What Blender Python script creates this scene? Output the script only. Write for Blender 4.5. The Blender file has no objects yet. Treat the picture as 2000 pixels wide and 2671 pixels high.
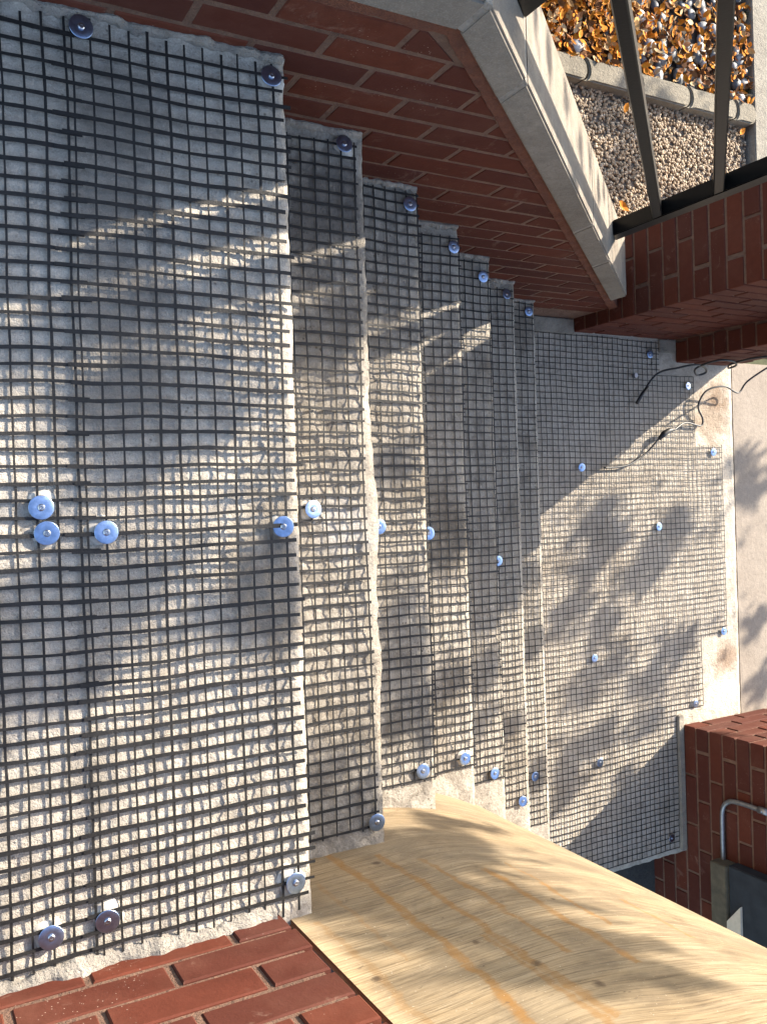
import bpy, bmesh, math, random
from mathutils import Vector, Matrix, noise, Quaternion
random.seed(11)
R = random.random
def U(a, b): return a + (b - a) * random.random()

# ------------------------------------------------------------------ camera, sky, sun, exposure
scene = bpy.context.scene
COL = scene.collection
cam_d = bpy.data.cameras.new('camera')
cam = bpy.data.objects.new('camera', cam_d); COL.objects.link(cam)
cam_d.sensor_fit = 'HORIZONTAL'; cam_d.sensor_width = 36.0; cam_d.lens = 41.553
cam_d.clip_start = 0.02; cam_d.clip_end = 400
cam.matrix_world = Matrix(((0.87628, 0.03306, -0.48066, 0.0),
                           (-0.03225, 0.99943, 0.00995, 0.0),
                           (0.48072, 0.00678, 0.87685, 1.273),
                           (0, 0, 0, 1)))
scene.camera = cam
SUN_EL = math.radians(26.0)
SUN_XY = Vector((0.863, 0.505)).normalized()
S = Vector((SUN_XY.x * math.cos(SUN_EL), SUN_XY.y * math.cos(SUN_EL), math.sin(SUN_EL)))   # towards the sun
world = bpy.data.worlds.new('World'); scene.world = world; world.use_nodes = True
wn = world.node_tree.nodes; wl = world.node_tree.links
sky = wn.new('ShaderNodeTexSky'); sky.sky_type = 'NISHITA'; sky.sun_disc = False
sky.sun_elevation = SUN_EL; sky.sun_rotation = math.atan2(SUN_XY.x, SUN_XY.y)
sky.air_density = 1.0; sky.dust_density = 1.5; sky.ozone_density = 0.9
bg = wn['Background']; bg.inputs['Strength'].default_value = 0.15
wl.new(sky.outputs[0], bg.inputs['Color'])
sun_d = bpy.data.lights.new('sun', 'SUN'); sun_d.energy = 4.7; sun_d.angle = math.radians(0.53); sun_d.color = (1.0, 0.90, 0.76)
sun = bpy.data.objects.new('sun', sun_d); COL.objects.link(sun)
sun.rotation_euler = (-S).to_track_quat('-Z', 'Y').to_euler()
scene.view_settings.view_transform = 'Standard'; scene.view_settings.look = 'None'
scene.view_settings.gamma = 1.0; scene.view_settings.exposure = 1.95

# ------------------------------------------------------------------ material helpers
def new_mat(name):
    m = bpy.data.materials.new(name); m.use_nodes = True
    nt = m.node_tree; b = nt.nodes['Principled BSDF']
    return m, nt, b
class NB:
    """tiny node builder"""
    def __init__(s, nt): s.nt = nt; s.n = nt.nodes; s.l = nt.links; s._p = None; s._bn = None
    def pos(s):
        if s._p is None: s._p = s.n.new('ShaderNodeNewGeometry').outputs['Position']
        return s._p
    def scaled(s, vec, sc):
        m = s.n.new('ShaderNodeMapping'); m.inputs['Scale'].default_value = sc; s.l.new(vec, m.inputs['Vector']); return m.outputs[0]
    def noise(s, scale, detail=4, rough=0.55, vec=None, dist=0.0):
        t = s.n.new('ShaderNodeTexNoise'); t.inputs['Scale'].default_value = scale; t.inputs['Detail'].default_value = detail
        t.inputs['Roughness'].default_value = rough; t.inputs['Distortion'].default_value = dist
        s.l.new(vec or s.pos(), t.inputs['Vector']); return t.outputs['Fac']
    def vor(s, scale, vec=None, feature='F1'):
        t = s.n.new('ShaderNodeTexVoronoi'); t.feature = feature; t.inputs['Scale'].default_value = scale
        s.l.new(vec or s.pos(), t.inputs['Vector']); return t.outputs['Distance']
    def ramp(s, fac, stops):
        r = s.n.new('ShaderNodeValToRGB'); e = r.color_ramp.elements
        while len(e) < len(stops): e.new(0.5)
        for el, (p, c) in zip(e, stops):
            el.position = p; el.color = (c, c, c, 1) if not isinstance(c, (tuple, list)) else (*c, 1)
        s.l.new(fac, r.inputs[0]); return r.outputs[0]
    def mix(s, fac, a, b, mode='MIX'):
        m = s.n.new('ShaderNodeMix'); m.data_type = 'RGBA'; m.blend_type = mode
        for sock, v in ((m.inputs['Factor'], fac), (m.inputs['A'], a), (m.inputs['B'], b)):
            if hasattr(v, 'links') or hasattr(v, 'is_linked'): s.l.new(v, sock)
            elif isinstance(v, (tuple, list)): sock.default_value = (*v, 1)
            else: sock.default_value = v
        # 'A','B' names are shared by several sockets: pick the RGBA ones
        return m.outputs['Result']
    def mixc(s, fac, a, b, mode='MIX'):
        m = s.n.new('ShaderNodeMixRGB'); m.blend_type = mode
        for sock, v in ((m.inputs[0], fac), (m.inputs[1], a), (m.inputs[2], b)):
            if isinstance(v, bpy.types.NodeSocket): s.l.new(v, sock)
            elif isinstance(v, (tuple, list)): sock.default_value = (*v, 1)
            else: sock.default_value = v
        return m.outputs[0]
    def math(s, op, a, b=0.0, clamp=False):
        m = s.n.new('ShaderNodeMath'); m.operation = op; m.use_clamp = clamp
        for sock, v in ((m.inputs[0], a), (m.inputs[1], b)):
            if isinstance(v, bpy.types.NodeSocket): s.l.new(v, sock)
            else: sock.default_value = v
        return m.outputs[0]
    def bump(s, h, strength, dist, bsdf, prev=None):
        b = s.n.new('ShaderNodeBump'); b.inputs['Strength'].default_value = strength; b.inputs['Distance'].default_value = dist
        s.l.new(h, b.inputs['Height'])
        if prev is not None: s.l.new(prev, b.inputs['Normal'])
        s.l.new(b.outputs[0], bsdf.inputs['Normal']); return b.outputs[0]
    def blob(s, c, r, amount=0.5):
        """ragged round mask about a point, 1 inside"""
        v = s.n.new('ShaderNodeVectorMath'); v.operation = 'DISTANCE'; v.inputs[1].default_value = c
        s.l.new(s.pos(), v.inputs[0])
        d = s.math('DIVIDE', v.outputs['Value'], r)
        if s._bn is None: s._bn = s.math('SUBTRACT', s.noise(18, 4, .65), .5)
        d = s.math('ADD', d, s.math('MULTIPLY', s._bn, amount * 2))
        return s.ramp(d, [(0.45, 1.0), (1.0, 0.0)])

def concrete(name, light, dark, stain=(0.10, 0.085, 0.07), stain_amt=0.55, grit=1.0, blobs=(), rust=()):
    m, nt, b = new_mat(name); k = NB(nt)
    c = k.mixc(k.ramp(k.noise(5, 6, .6), [(.3, 0), (.7, 1)]), light, dark)
    c = k.mixc(k.math('MULTIPLY', k.ramp(k.noise(60, 5, .7), [(.42, 0), (.68, 1)]), .35), c, tuple(x * .62 for x in dark))
    sp = k.ramp(k.vor(330), [(.0, 1), (.28, 0)])
    c = k.mixc(k.math('MULTIPLY', sp, k.math('MULTIPLY', k.ramp(k.noise(24, 3), [(.40, 0), (.58, 1)]), .8)), c, (.10, .08, .065))
    c = k.mixc(k.math('MULTIPLY', k.ramp(k.noise(420, 2, .5), [(.5, 0), (.72, 1)]), .35), c, tuple(min(1, x * 1.5) for x in light))
    pit = k.math('MULTIPLY', k.ramp(k.vor(95), [(.10, 1), (.26, 0)]), k.ramp(k.noise(11, 4, .7), [(.50, 0), (.62, 1)]))
    c = k.mixc(k.math('MULTIPLY', pit, min(1, .75 * grit)), c, (.085, .068, .05))
    c = k.mixc(k.math('MULTIPLY', k.ramp(k.noise(17, 6, .75, dist=.4), [(.50, 0), (.66, 1)]), .52 * min(1.3, grit)), c, tuple(x * .48 for x in dark))
    st = k.math('MULTIPLY', k.ramp(k.noise(3.1, 7, .68, dist=.6), [(.52, 0), (.70, 1)]), stain_amt)
    c = k.mixc(st, c, stain)
    for (p, r, col, a) in blobs:
        c = k.mixc(k.math('MULTIPLY', k.blob(p, r, .7), a), c, col)
    nt.links.new(c, b.inputs['Base Color']); b.inputs['Roughness'].default_value = .92
    b.inputs['Specular IOR Level'].default_value = .2
    p = k.bump(k.noise(38, 4, .65), .8 * grit, .010, b)
    p = k.bump(k.noise(120, 5, .75), 1.0 * grit, .006, b, p)
    k.bump(k.noise(520, 3, .6), .7 * grit, .0016, b, p)
    return m

M = {}
M['landing'] = concrete('concrete_top_landing', (.50, .45, .375), (.40, .355, .295), stain=(.17, .14, .105), stain_amt=.6, grit=.9,
    blobs=[((.29, y, 0), .09, (.15, .135, .115), .55) for y in (.55, .42, .30, .17)] + [((.27, -.35, 0), .08, (.2, .18, .15), .35), ((.5, -.15, 0), .1, (.23, .19, .14), .5)])
M['step'] = concrete('concrete_step', (.50, .45, .375), (.38, .335, .275), stain=(.15, .12, .085), stain_amt=.7, grit=1.5,
    blobs=[((.7, .55, -.2), .12, (.13, .115, .10), .7), ((1.2, -.1, -.6), .12, (.2, .165, .12), .5), ((.72, -.05, -.2), .07, (.55, .52, .48), .7)])
M['pave'] = concrete('concrete_lower_landing', (.49, .435, .36), (.39, .34, .275), stain=(.18, .145, .105), stain_amt=.5, grit=1.0,
    blobs=[((3.10, .33, -1.4), .14, (.19, .125, .075), .6), ((3.14, .42, -1.4), .08, (.16, .10, .06), .7), ((3.15, -.72, -1.4), .09, (.20, .12, .07), .65), ((3.10, -.80, -1.4), .05, (.22, .13, .075), .5), ((3.12, -.88, -1.4), .13, (.62, .54, .44), .7)])
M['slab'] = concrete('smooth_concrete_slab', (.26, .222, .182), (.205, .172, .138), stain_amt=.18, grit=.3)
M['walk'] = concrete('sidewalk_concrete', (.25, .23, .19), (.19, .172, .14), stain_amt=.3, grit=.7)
M['edging'] = concrete('edging_stone', (.225, .20, .155), (.16, .14, .105), stain_amt=.45, grit=.7)
M['kerbside'] = concrete('block_concrete', (.30, .27, .22), (.22, .195, .16), stain_amt=.5, grit=.8)
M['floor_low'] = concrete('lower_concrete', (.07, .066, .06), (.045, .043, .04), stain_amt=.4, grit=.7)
M['coping'] = concrete('limestone_coping', (.225, .195, .16), (.16, .138, .112), stain=(.13, .105, .08), stain_amt=.5, grit=.4)

def brick_mat(name, a, bcol, smear=.25):
    m, nt, b = new_mat(name); k = NB(nt)
    oi = k.n.new('ShaderNodeObjectInfo')
    c = k.mixc(oi.outputs['Random'], a, bcol)
    rnd2 = k.math('FRACT', k.math('MULTIPLY', oi.outputs['Random'], 7.31))
    c = k.mixc(k.math('MULTIPLY', k.ramp(rnd2, [(.6, 0), (1, 1)]), .45), c, (a[0] * .55, a[1] * .62, a[2] * .95))
    c = k.mixc(k.math('MULTIPLY', k.ramp(k.noise(4.5, 5, .7, dist=.5), [(.48, 0), (.72, 1)]), smear * 1.3), c, (a[0] * 1.6, a[1] * 3.2, a[2] * 4.2))
    c = k.mixc(k.math('MULTIPLY', k.ramp(k.noise(45, 5, .65), [(.4, 0), (.7, 1)]), .4), c, tuple(x * .6 for x in a))
    c = k.mixc(k.math('MULTIPLY', k.ramp(k.noise(14, 6, .75, dist=.8), [(.60, 0), (.72, 1)]), smear), c, (.42, .30, .23))
    c = k.mixc(k.math('MULTIPLY', k.ramp(k.vor(140), [(.05, 1), (.14, 0)]), k.ramp(k.noise(9, 2), [(.55, 0), (.65, .7)])), c, (.55, .44, .36))
    nt.links.new(c, b.inputs['Base Color'])
    b.inputs['Roughness'].default_value = .78; b.inputs['Specular IOR Level'].default_value = .15
    p = k.bump(k.noise(160, 5, .6), .35, .0015, b); k.bump(k.noise(30, 3), .25, .002, b, p)
    return m
M['brick'] = brick_mat('red_brick', (.094, .0235, .0122), (.058, .0165, .0112), .18)
def mortar_mat(name, a, b2):
    m, nt, b = new_mat(name); k = NB(nt)
    c = k.mixc(k.ramp(k.noise(30, 5, .7), [(.35, 0), (.65, 1)]), a, b2)
    c = k.mixc(k.math('MULTIPLY', k.ramp(k.noise(7, 4, .7), [(.55, 0), (.7, 1)]), .6), c, tuple(x * .55 for x in b2))
    nt.links.new(c, b.inputs['Base Color']); b.inputs['Roughness'].default_value = .95
    p = k.bump(k.noise(140, 6, .75), 1.0, .008, b); k.bump(k.noise(35, 4, .7), .8, .008, b, p); return m
M['mortar'] = mortar_mat('mortar', (.205, .116, .075), (.145, .075, .047))
M['mortar_grey'] = mortar_mat('mortar_grey', (.38, .34, .29), (.27, .24, .20))
M['mortar_orange'] = mortar_mat('mortar_orange_bed', (.20, .068, .032), (.13, .042, .022))

def plain(name, col, rough=.5, metal=0.0, var=.25, scale=40, bump=0.0, spec=.5):
    m, nt, b = new_mat(name); k = NB(nt)
    c = k.mixc(k.ramp(k.noise(scale, 4, .6), [(.3, 0), (.7, 1)]), col, tuple(x * (1 - var) for x in col))
    nt.links.new(c, b.inputs['Base Color']); b.inputs['Roughness'].default_value = rough; b.inputs['Metallic'].default_value = metal
    b.inputs['Specular IOR Level'].default_value = spec
    if bump: k.bump(k.noise(scale * 5, 4), bump, .002, b)
    return m
M['strand'] = plain('dark_mesh_strand', (.021, .020, .019), .5, 0, .5, 90, .4, .22)
M['zinc'] = plain('zinc_washer', (.35, .46, .66), .30, 1.0, .35, 120, .12)
M['screw'] = plain('screw_steel', (.42, .43, .46), .28, 1.0, .2, 120)
M['black_metal'] = plain('black_painted_steel', (.007, .007, .007), .30, 0, .35, 25, .12, .14)
M['cable'] = plain('black_cable', (.012, .012, .013), .5)
M['conduit'] = plain('grey_conduit', (.30, .30, .30), .42, .75, .35, 60, .15)
M['panel'] = plain('dark_grey_panel', (.035, .038, .042), .6, .0, .35, 20, .2, .15)
M['oldwood'] = plain('weathered_board', (.10, .08, .048), .85, 0, .45, 30, .5)
M['paleboard'] = plain('pale_board', (.55, .46, .34), .8, 0, .2, 40, .3)  # sunlight put into the colour, for the bright patch on the panel box
M['bark'] = plain('bark', (.10, .075, .055), .9, 0, .4, 25, .8)
M['soil'] = plain('soil', (.06, .045, .032), .95, 0, .4, 30, .8)
M['grit'] = plain('gravel_base', (.18, .145, .11), .95, 0, .5, 120, .9)
M['grass'] = plain('ground_turf', (.07, .08, .035), .95, 0, .5, 15, .8)
def leafm(name, col, var=.45):
    m, nt, b = new_mat(name); k = NB(nt)
    g = k.n.new('ShaderNodeNewGeometry'); c = k.mixc(g.outputs['Random Per Island'], col, tuple(x * (1 - var) for x in col))
    nt.links.new(c, b.inputs['Base Color']); b.inputs['Roughness'].default_value = .85; b.inputs['Specular IOR Level'].default_value = .15
    return m
M['lf_orange'] = leafm('leaf_orange', (.58, .21, .02)); M['lf_tan'] = leafm('leaf_tan', (.48, .27, .10))
M['lf_brown'] = leafm('leaf_brown', (.16, .065, .022)); M['lf_pale'] = leafm('leaf_pale', (.55, .40, .22))
M['lf_green'] = leafm('leaf_green', (.045, .075, .022)); M['lf_dark'] = leafm('leaf_dark_green', (.022, .042, .014))
def stonem(name, ramp, rough=.75):
    m, nt, b = new_mat(name); k = NB(nt)
    g = k.n.new('ShaderNodeNewGeometry'); c = k.ramp(g.outputs['Random Per Island'], ramp)
    c = k.mixc(k.math('MULTIPLY', k.noise(150, 3), .15), c, (.12, .10, .08))
    nt.links.new(c, b.inputs['Base Color']); b.inputs['Roughness'].default_value = rough
    k.bump(k.noise(300, 3), .4, .001, b); return m
M['gravel'] = stonem('pea_gravel', [(0, (.15, .10, .055)), (.35, (.29, .205, .12)), (.7, (.38, .285, .18)), (1, (.47, .38, .27))])
M['peb_dark'] = plain('dark_pebble', (.075, .08, .085), .55, 0, .4, 60, .2)
M['peb_grey'] = plain('grey_pebble', (.26, .265, .26), .6, 0, .3, 60, .2)
M['peb_pale'] = plain('pale_pebble', (.55, .52, .46), .6, 0, .25, 60, .2)

# ------------------------------------------------------------------ object helpers
def link_mesh(name, verts, faces, mats, parent=None, loc=None, smooth=False, fmat=None):
    me = bpy.data.meshes.new(name); me.from_pydata([tuple(v) for v in verts], [], faces); me.update()
    for m in (mats if isinstance(mats, (list, tuple)) else [mats]): me.materials.append(m)
    if fmat is not None: me.polygons.foreach_set('material_index', fmat)
    if smooth: me.polygons.foreach_set('use_smooth', [True] * len(me.polygons))
    return link_data(name, me, parent, loc)
def link_data(name, me, parent=None, loc=None):
    o = bpy.data.objects.new(name, me); COL.objects.link(o)
    if parent is not None:
        o.parent = parent
        l = Vector(loc) if loc is not None else Vector((0, 0, 0))
        o.location = l - parent.location
    elif loc is not None: o.location = loc
    return o
def thing(name, label, cat, loc=(0, 0, 0), group=None):
    o = bpy.data.objects.new(name, None); COL.objects.link(o); o.location = loc; o.empty_display_size = .05
    tag(o, label, cat, group); return o
def tag(o, label, cat, group=None):
    o['label'] = label; o['category'] = cat
    if group: o['group'] = group
    return o
def struct(o): o['kind'] = 'structure'; return o
def box_vf(x0, x1, y0, y1, z0, z1):
    v = [(x0, y0, z0), (x1, y0, z0), (x1, y1, z0), (x0, y1, z0), (x0, y0, z1), (x1, y0, z1), (x1, y1, z1), (x0, y1, z1)]
    f = [(3, 2, 1, 0), (4, 5, 6, 7), (0, 1, 5, 4), (1, 2, 6, 5), (2, 3, 7, 6), (3, 0, 4, 7)]
    return v, f
def box(name, b6, mat, parent=None, bevel=0.0):
    v, f = box_vf(*b6); o = link_mesh(name, v, f, mat, parent)
    if bevel:
        bm = bmesh.new(); bm.from_mesh(o.data)
        bmesh.ops.bevel(bm, geom=bm.edges[:], offset=bevel, segments=2, affect='EDGES'); bm.to_mesh(o.data); bm.free()
    return o
class MB:
    def __init__(s): s.v = []; s.f = []; s.m = []
    def add(s, v, f, mi=0):
        n = len(s.v); s.v += v; s.f += [tuple(i + n for i in q) for q in f]; s.m += [mi] * len(f)
    def tube(s, pts, rad, seg=8, mi=0, cap=True):
        pts = [Vector(p) for p in pts]; n = len(s.v); N = len(pts)
        up = Vector((0, 0, 1)); prev = None
        for i, p in enumerate(pts):
            t = (pts[min(i + 1, N - 1)] - pts[max(i - 1, 0)]).normalized()
            if prev is None:
                a = up if abs(t.z) < .9 else Vector((1, 0, 0)); x = t.cross(a).normalized()
            else: x = (prev - t * prev.dot(t)).normalized()
            prev = x; y = t.cross(x)
            r = rad[i] if isinstance(rad, (list, tuple)) else rad
            for k in range(seg):
                a = 2 * math.pi * k / seg; s.v.append(p + x * (r * math.cos(a)) + y * (r * math.sin(a)))
        for i in range(N - 1):
            for k in range(seg):
                a = n + i * seg + k; b = n + i * seg + (k + 1) % seg
                s.f.append((a, b, b + seg, a + seg)); s.m.append(mi)
        if cap:
            s.f.append(tuple(n + k for k in reversed(range(seg)))); s.m.append(mi)
            s.f.append(tuple(n + (N - 1) * seg + k for k in range(seg))); s.m.append(mi)
    def build(s, name, mats, parent=None, loc=None, smooth=False):
        return link_mesh(name, s.v, s.f, mats, parent, loc, smooth, s.m)
def smooth_path(pts, n=6):
    pts = [Vector(p) for p in pts]; out = []
    for i in range(len(pts) - 1):
        p0 = pts[max(i - 1, 0)]; p1 = pts[i]; p2 = pts[i + 1]; p3 = pts[min(i + 2, len(pts) - 1)]
        for k in range(n):
            t = k / n
            out.append(.5 * ((2 * p1) + (p2 - p0) * t + (2 * p0 - 5 * p1 + 4 * p2 - p3) * t * t + (3 * p1 - p0 - 3 * p2 + p3) * t ** 3))
    out.append(pts[-1]); return out
def nz(x, y, z=0.0): return noise.noise(Vector((x, y, z)))

# ------------------------------------------------------------------ layout (metres; +X down the stair, +Y to its left)
X0, T, RISE, YL, YR = 0.5475, 0.24, 0.2, 0.694, -0.628
PX, PY, PR = 0.70, -0.64, 1.22                      # plywood starts to curve at PX, radius PR
def nose_x(k): return X0 + T * k
def arc_y(x):
    if x < PX: return PY
    d = min(x - PX, PR * .97); return PY - (PR - math.sqrt(PR * PR - d * d))
ZL = -1.4

# ------------------------------------------------------------------ ground and paving
def sheet(name, x0, x1, y0, y1, z, mat, n=1):
    return struct(link_mesh(name, [(x0, y0, z), (x1, y0, z), (x1, y1, z), (x0, y1, z)], [(0, 1, 2, 3)], mat))
sheet('ground', -150, 150, -150, 150, -1.66, M['grass'])
def slab(name, b6, mat): return struct(box(name, b6, mat, None, .004))
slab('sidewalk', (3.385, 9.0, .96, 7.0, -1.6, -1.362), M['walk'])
slab('gravel_path', (-1.5, 3.372, .90, 1.64, -1.62, -1.408), M['grit'])
slab('planting_bed', (-1.5, 3.372, 1.66, 4.5, -1.62, -1.405), M['soil'])
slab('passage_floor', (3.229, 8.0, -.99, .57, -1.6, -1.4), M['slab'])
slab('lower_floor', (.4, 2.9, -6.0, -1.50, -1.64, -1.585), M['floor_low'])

# lower landing: a worn sheet of concrete with an uneven surface
def grid_solid(name, xs, ys, zf, depth, mat, parent=None):
    """closed slab whose top follows zf(x, y) -> (x, y, z)"""
    nx, ny = len(xs), len(ys); v = []; f = []
    for i in range(nx):
        for j in range(ny): v.append(zf(xs[i], ys[j]))
    for i in range(nx - 1):
        for j in range(ny - 1):
            a = i * ny + j; f.append((a, a + ny, a + ny + 1, a + 1))
    ring = [i * ny for i in range(nx)] + [(nx - 1) * ny + j for j in range(1, ny)] + [i * ny + ny - 1 for i in range(nx - 2, -1, -1)] + [j for j in range(ny - 2, 0, -1)]
    n = len(v)
    for r in ring: v.append((v[r][0], v[r][1], v[r][2] - depth))
    L = len(ring)
    for q in range(L):
        a, b = ring[q], ring[(q + 1) % L]; f.append((a, n + q, n + (q + 1) % L, b))
    f.append(tuple(n + q for q in reversed(range(L))))
    o = link_mesh(name, v, f, mat, parent); 
    for p in o.data.polygons[:(nx - 1) * (ny - 1)]: p.use_smooth = True
    return o
def lin(a, b, n): return [a + (b - a) * i / (n - 1) for i in range(n)]
def landing_pt(x, y):
    e = .006 * nz(x * 25, y * 25, 3) if y < -1.48 else 0
    return (x, y + e, ZL + .0016 * nz(x * 40, y * 40, 1) + .0025 * nz(x * 9, y * 9, 2))
struct(grid_solid('lower_landing', lin(1.90, 3.2265, 90), lin(-1.507, .70, 130), landing_pt, .05, M['pave']))
box('landing_base', (1.92, 3.22, -1.49, .70, -1.64, -1.452), M['kerbside'])['kind'] = 'structure'

# ------------------------------------------------------------------ the staircase
stairs = thing('concrete_staircase', 'worn concrete staircase descending between brick wall and plywood, chipped step edges', 'staircase', (1.2, 0, -1.4))
def make_step(k):
    x0 = -.45 if k == 0 else nose_x(k - 1) - .03
    x1 = nose_x(k); z = -RISE * k
    yr = arc_y(x1) - .02 if k else YR - .02
    if k >= 3: yr -= .10
    yl = YL + .02
    nx = 110 if k == 0 else 30; ny = 190 if k == 0 else 170
    rough = [.0009, .0042, .0036, .0034, .0024, .0010, .0010][k]
    xs = lin(x0, x1, nx); ys = lin(yr, yl, ny)
    def pt(x, y):
        t = (x - x0) / (x1 - x0)
        a = rough
        if k == 0: a = .0010 + .0030 * min(1, max(0, (x - .33) / .12))
        h = a * nz(x * 70, y * 70, k) + a * .9 * nz(x * 28, y * 28, k + 9) + .0012 * nz(x * 7, y * 7, k + 4)
        near = max(0.0, 1 - (x1 - x) / .02)
        if near > 0:                                   # chipped, slightly rounded nosing
            h -= near ** 3 * (.003 + .004 * max(0, nz(y * 30, k * 7, 5)) + .01 * max(0, nz(y * 9, k * 3.3, 8) - .25))
            x += near * (.0024 * nz(y * 12, k * 5, 2) + .0018 * nz(y * 60, k, 6))
            if k == 1: x += near * .011 * math.exp(-((y + .03) / .10) ** 2) + near * .008 * math.exp(-((y + .30) / .05) ** 2)
        wallgap = max(0.0, 1 - (YL - y) / .03)
        if 0 < wallgap: h += .010 * wallgap * max(-.6, nz(x * 33, k, 3) + .1)
        return (x, y, z + h)
    return grid_solid('top_landing' if k == 0 else 'step', xs, ys, pt, RISE + .05 if k < 6 else RISE + .02, M['landing'] if k == 0 else M['step'], stairs)
for k in range(7): make_step(k)
# ragged mortar left along the foot of the left wall
for k in range(7):
    xa, xb = (-.45 if k == 0 else nose_x(k - 1)), nose_x(k) - .004
    n = max(8, int((xb - xa) / .006)); v = []; f = []
    for i in range(n + 1):
        x = xa + (xb - xa) * i / n; w = max(.0015, .011 + .016 * nz(x * 17, k, 0) + .006 * nz(x * 80, k, 4)); h = max(.0015, .010 + .010 * nz(x * 23, k, 7) + .006 * nz(x * 70, k, 1))
        z = -RISE * k
        v += [(x, YL - w, z - .004), (x, YL - w * .8, z + h * .55), (x, YL - w * .25, z + h), (x, YL + .004, z + h * .8)]
    for i in range(n):
        for q in range(3): a = i * 4 + q; f.append((a, a + 1, a + 5, a + 4))
    link_mesh('mortar_fillet', v, f, M['mortar_grey'], stairs)

# ------------------------------------------------------------------ brick walls
JOINT = .010
_cache = {}
def prism_mesh(poly, depth, ch, mat):
    """brick with a chamfered front face; poly counter-clockwise in local (x, z); front at local y = 0"""
    n = len(poly); cx = sum(p[0] for p in poly) / n; cz = sum(p[1] for p in poly) / n
    ins = []
    for (x, z) in poly:
        dx, dz = cx - x, cz - z; ins.append((x + math.copysign(min(ch, abs(dx)), dx), z + math.copysign(min(ch, abs(dz)), dz)))
    ms = [4 if abs(poly[(i + 1) % n][0] - poly[i][0]) > .1 else 1 for i in range(n)]
    def sub(pl):
        o = []
        for i in range(len(pl)):
            (x0, z0), (x1, z1) = pl[i], pl[(i + 1) % len(pl)]
            for q in range(ms[i]): o.append((x0 + (x1 - x0) * q / ms[i], z0 + (z1 - z0) * q / ms[i]))
        return o
    poly, ins = sub(poly), sub(ins); n = len(poly)
    ins = [(x + U(-.0007, .0007), z + U(-.0007, .0007) + (.0018 * math.copysign(1, cz - z) if R() < .07 else 0)) for x, z in ins]
    v = [(x, U(-.0004, .0003), z) for x, z in ins] + [(x, -ch, z) for x, z in poly] + [(x, -depth, z) for x, z in poly]
    f = [tuple(range(n))[::-1]]
    for i in range(n):
        j = (i + 1) % n
        f.append((i, j, n + j, n + i)); f.append((n + i, n + j, 2 * n + j, 2 * n + i))
    f.append(tuple(range(2 * n, 3 * n)))
    me = bpy.data.meshes.new('brick'); me.from_pydata(v, [], f); me.update(); me.materials.append(mat)
    bm = bmesh.new(); bm.from_mesh(me); bmesh.ops.recalc_face_normals(bm, faces=bm.faces[:]); bm.to_mesh(me); bm.free()
    return me
AX = {'-X': (Vector((0, 1, 0)), Vector((-1, 0, 0))), '+Y': (Vector((1, 0, 0)), Vector((0, 1, 0))), '-Y': (Vector((-1, 0, 0)), Vector((0, -1, 0))), '+X': (Vector((0, -1, 0)), Vector((1, 0, 0)))}
def put_brick(parent, face, plane, a0, a1, z0, z1, mat, depth=.09, poly=None, jit=.0012):
    """a0..a1 along the world axis of the wall (x or y), plane = world coordinate of the brick's face"""
    u, nrm = AX[face]; along = 0 if abs(u.x) > .5 else 1; sgn = u[along]
    ca, cz = (a0 + a1) / 2, (z0 + z1) / 2
    if poly is None:
        key = (round(a1 - a0, 3), round(z1 - z0, 3), depth, mat.name, random.randrange(5))
        if key not in _cache:
            hx, hz = (a1 - a0) / 2, (z1 - z0) / 2
            _cache[key] = prism_mesh([(-hx, -hz), (hx, -hz), (hx, hz), (-hx, hz)], depth, .0022, mat)
        me = _cache[key]
    else:
        pl = [((a - ca) * sgn, z - cz) for a, z in poly]
        area = sum(pl[i][0] * pl[(i + 1) % len(pl)][1] - pl[(i + 1) % len(pl)][0] * pl[i][1] for i in range(len(pl)))
        if area < 0: pl = pl[::-1]
        me = prism_mesh(pl, depth, .0022, mat)
    o = bpy.data.objects.new('brick', me); COL.objects.link(o); o.parent = parent
    p = Vector((0, 0, cz)); p[along] = ca; p[1 - along] = plane
    p += nrm * U(-jit, jit)
    o.matrix_basis = Matrix.Translation(p - parent.location) @ Matrix(((u.x, nrm.x, 0), (u.y, nrm.y, 0), (0, 0, 1))).to_4x4() @ Matrix.Rotation(U(-.004, .004), 4, 'Y')
    return o
def clip_poly(poly, fn):
    out = []
    for i in range(len(poly)):
        p, q = poly[i], poly[(i + 1) % len(poly)]; a, b = fn(*p), fn(*q)
        if a >= 0: out.append(p)
        if (a >= 0) != (b >= 0):
            t = a / (a - b); out.append((p[0] + (q[0] - p[0]) * t, p[1] + (q[1] - p[1]) * t))
    return out

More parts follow.
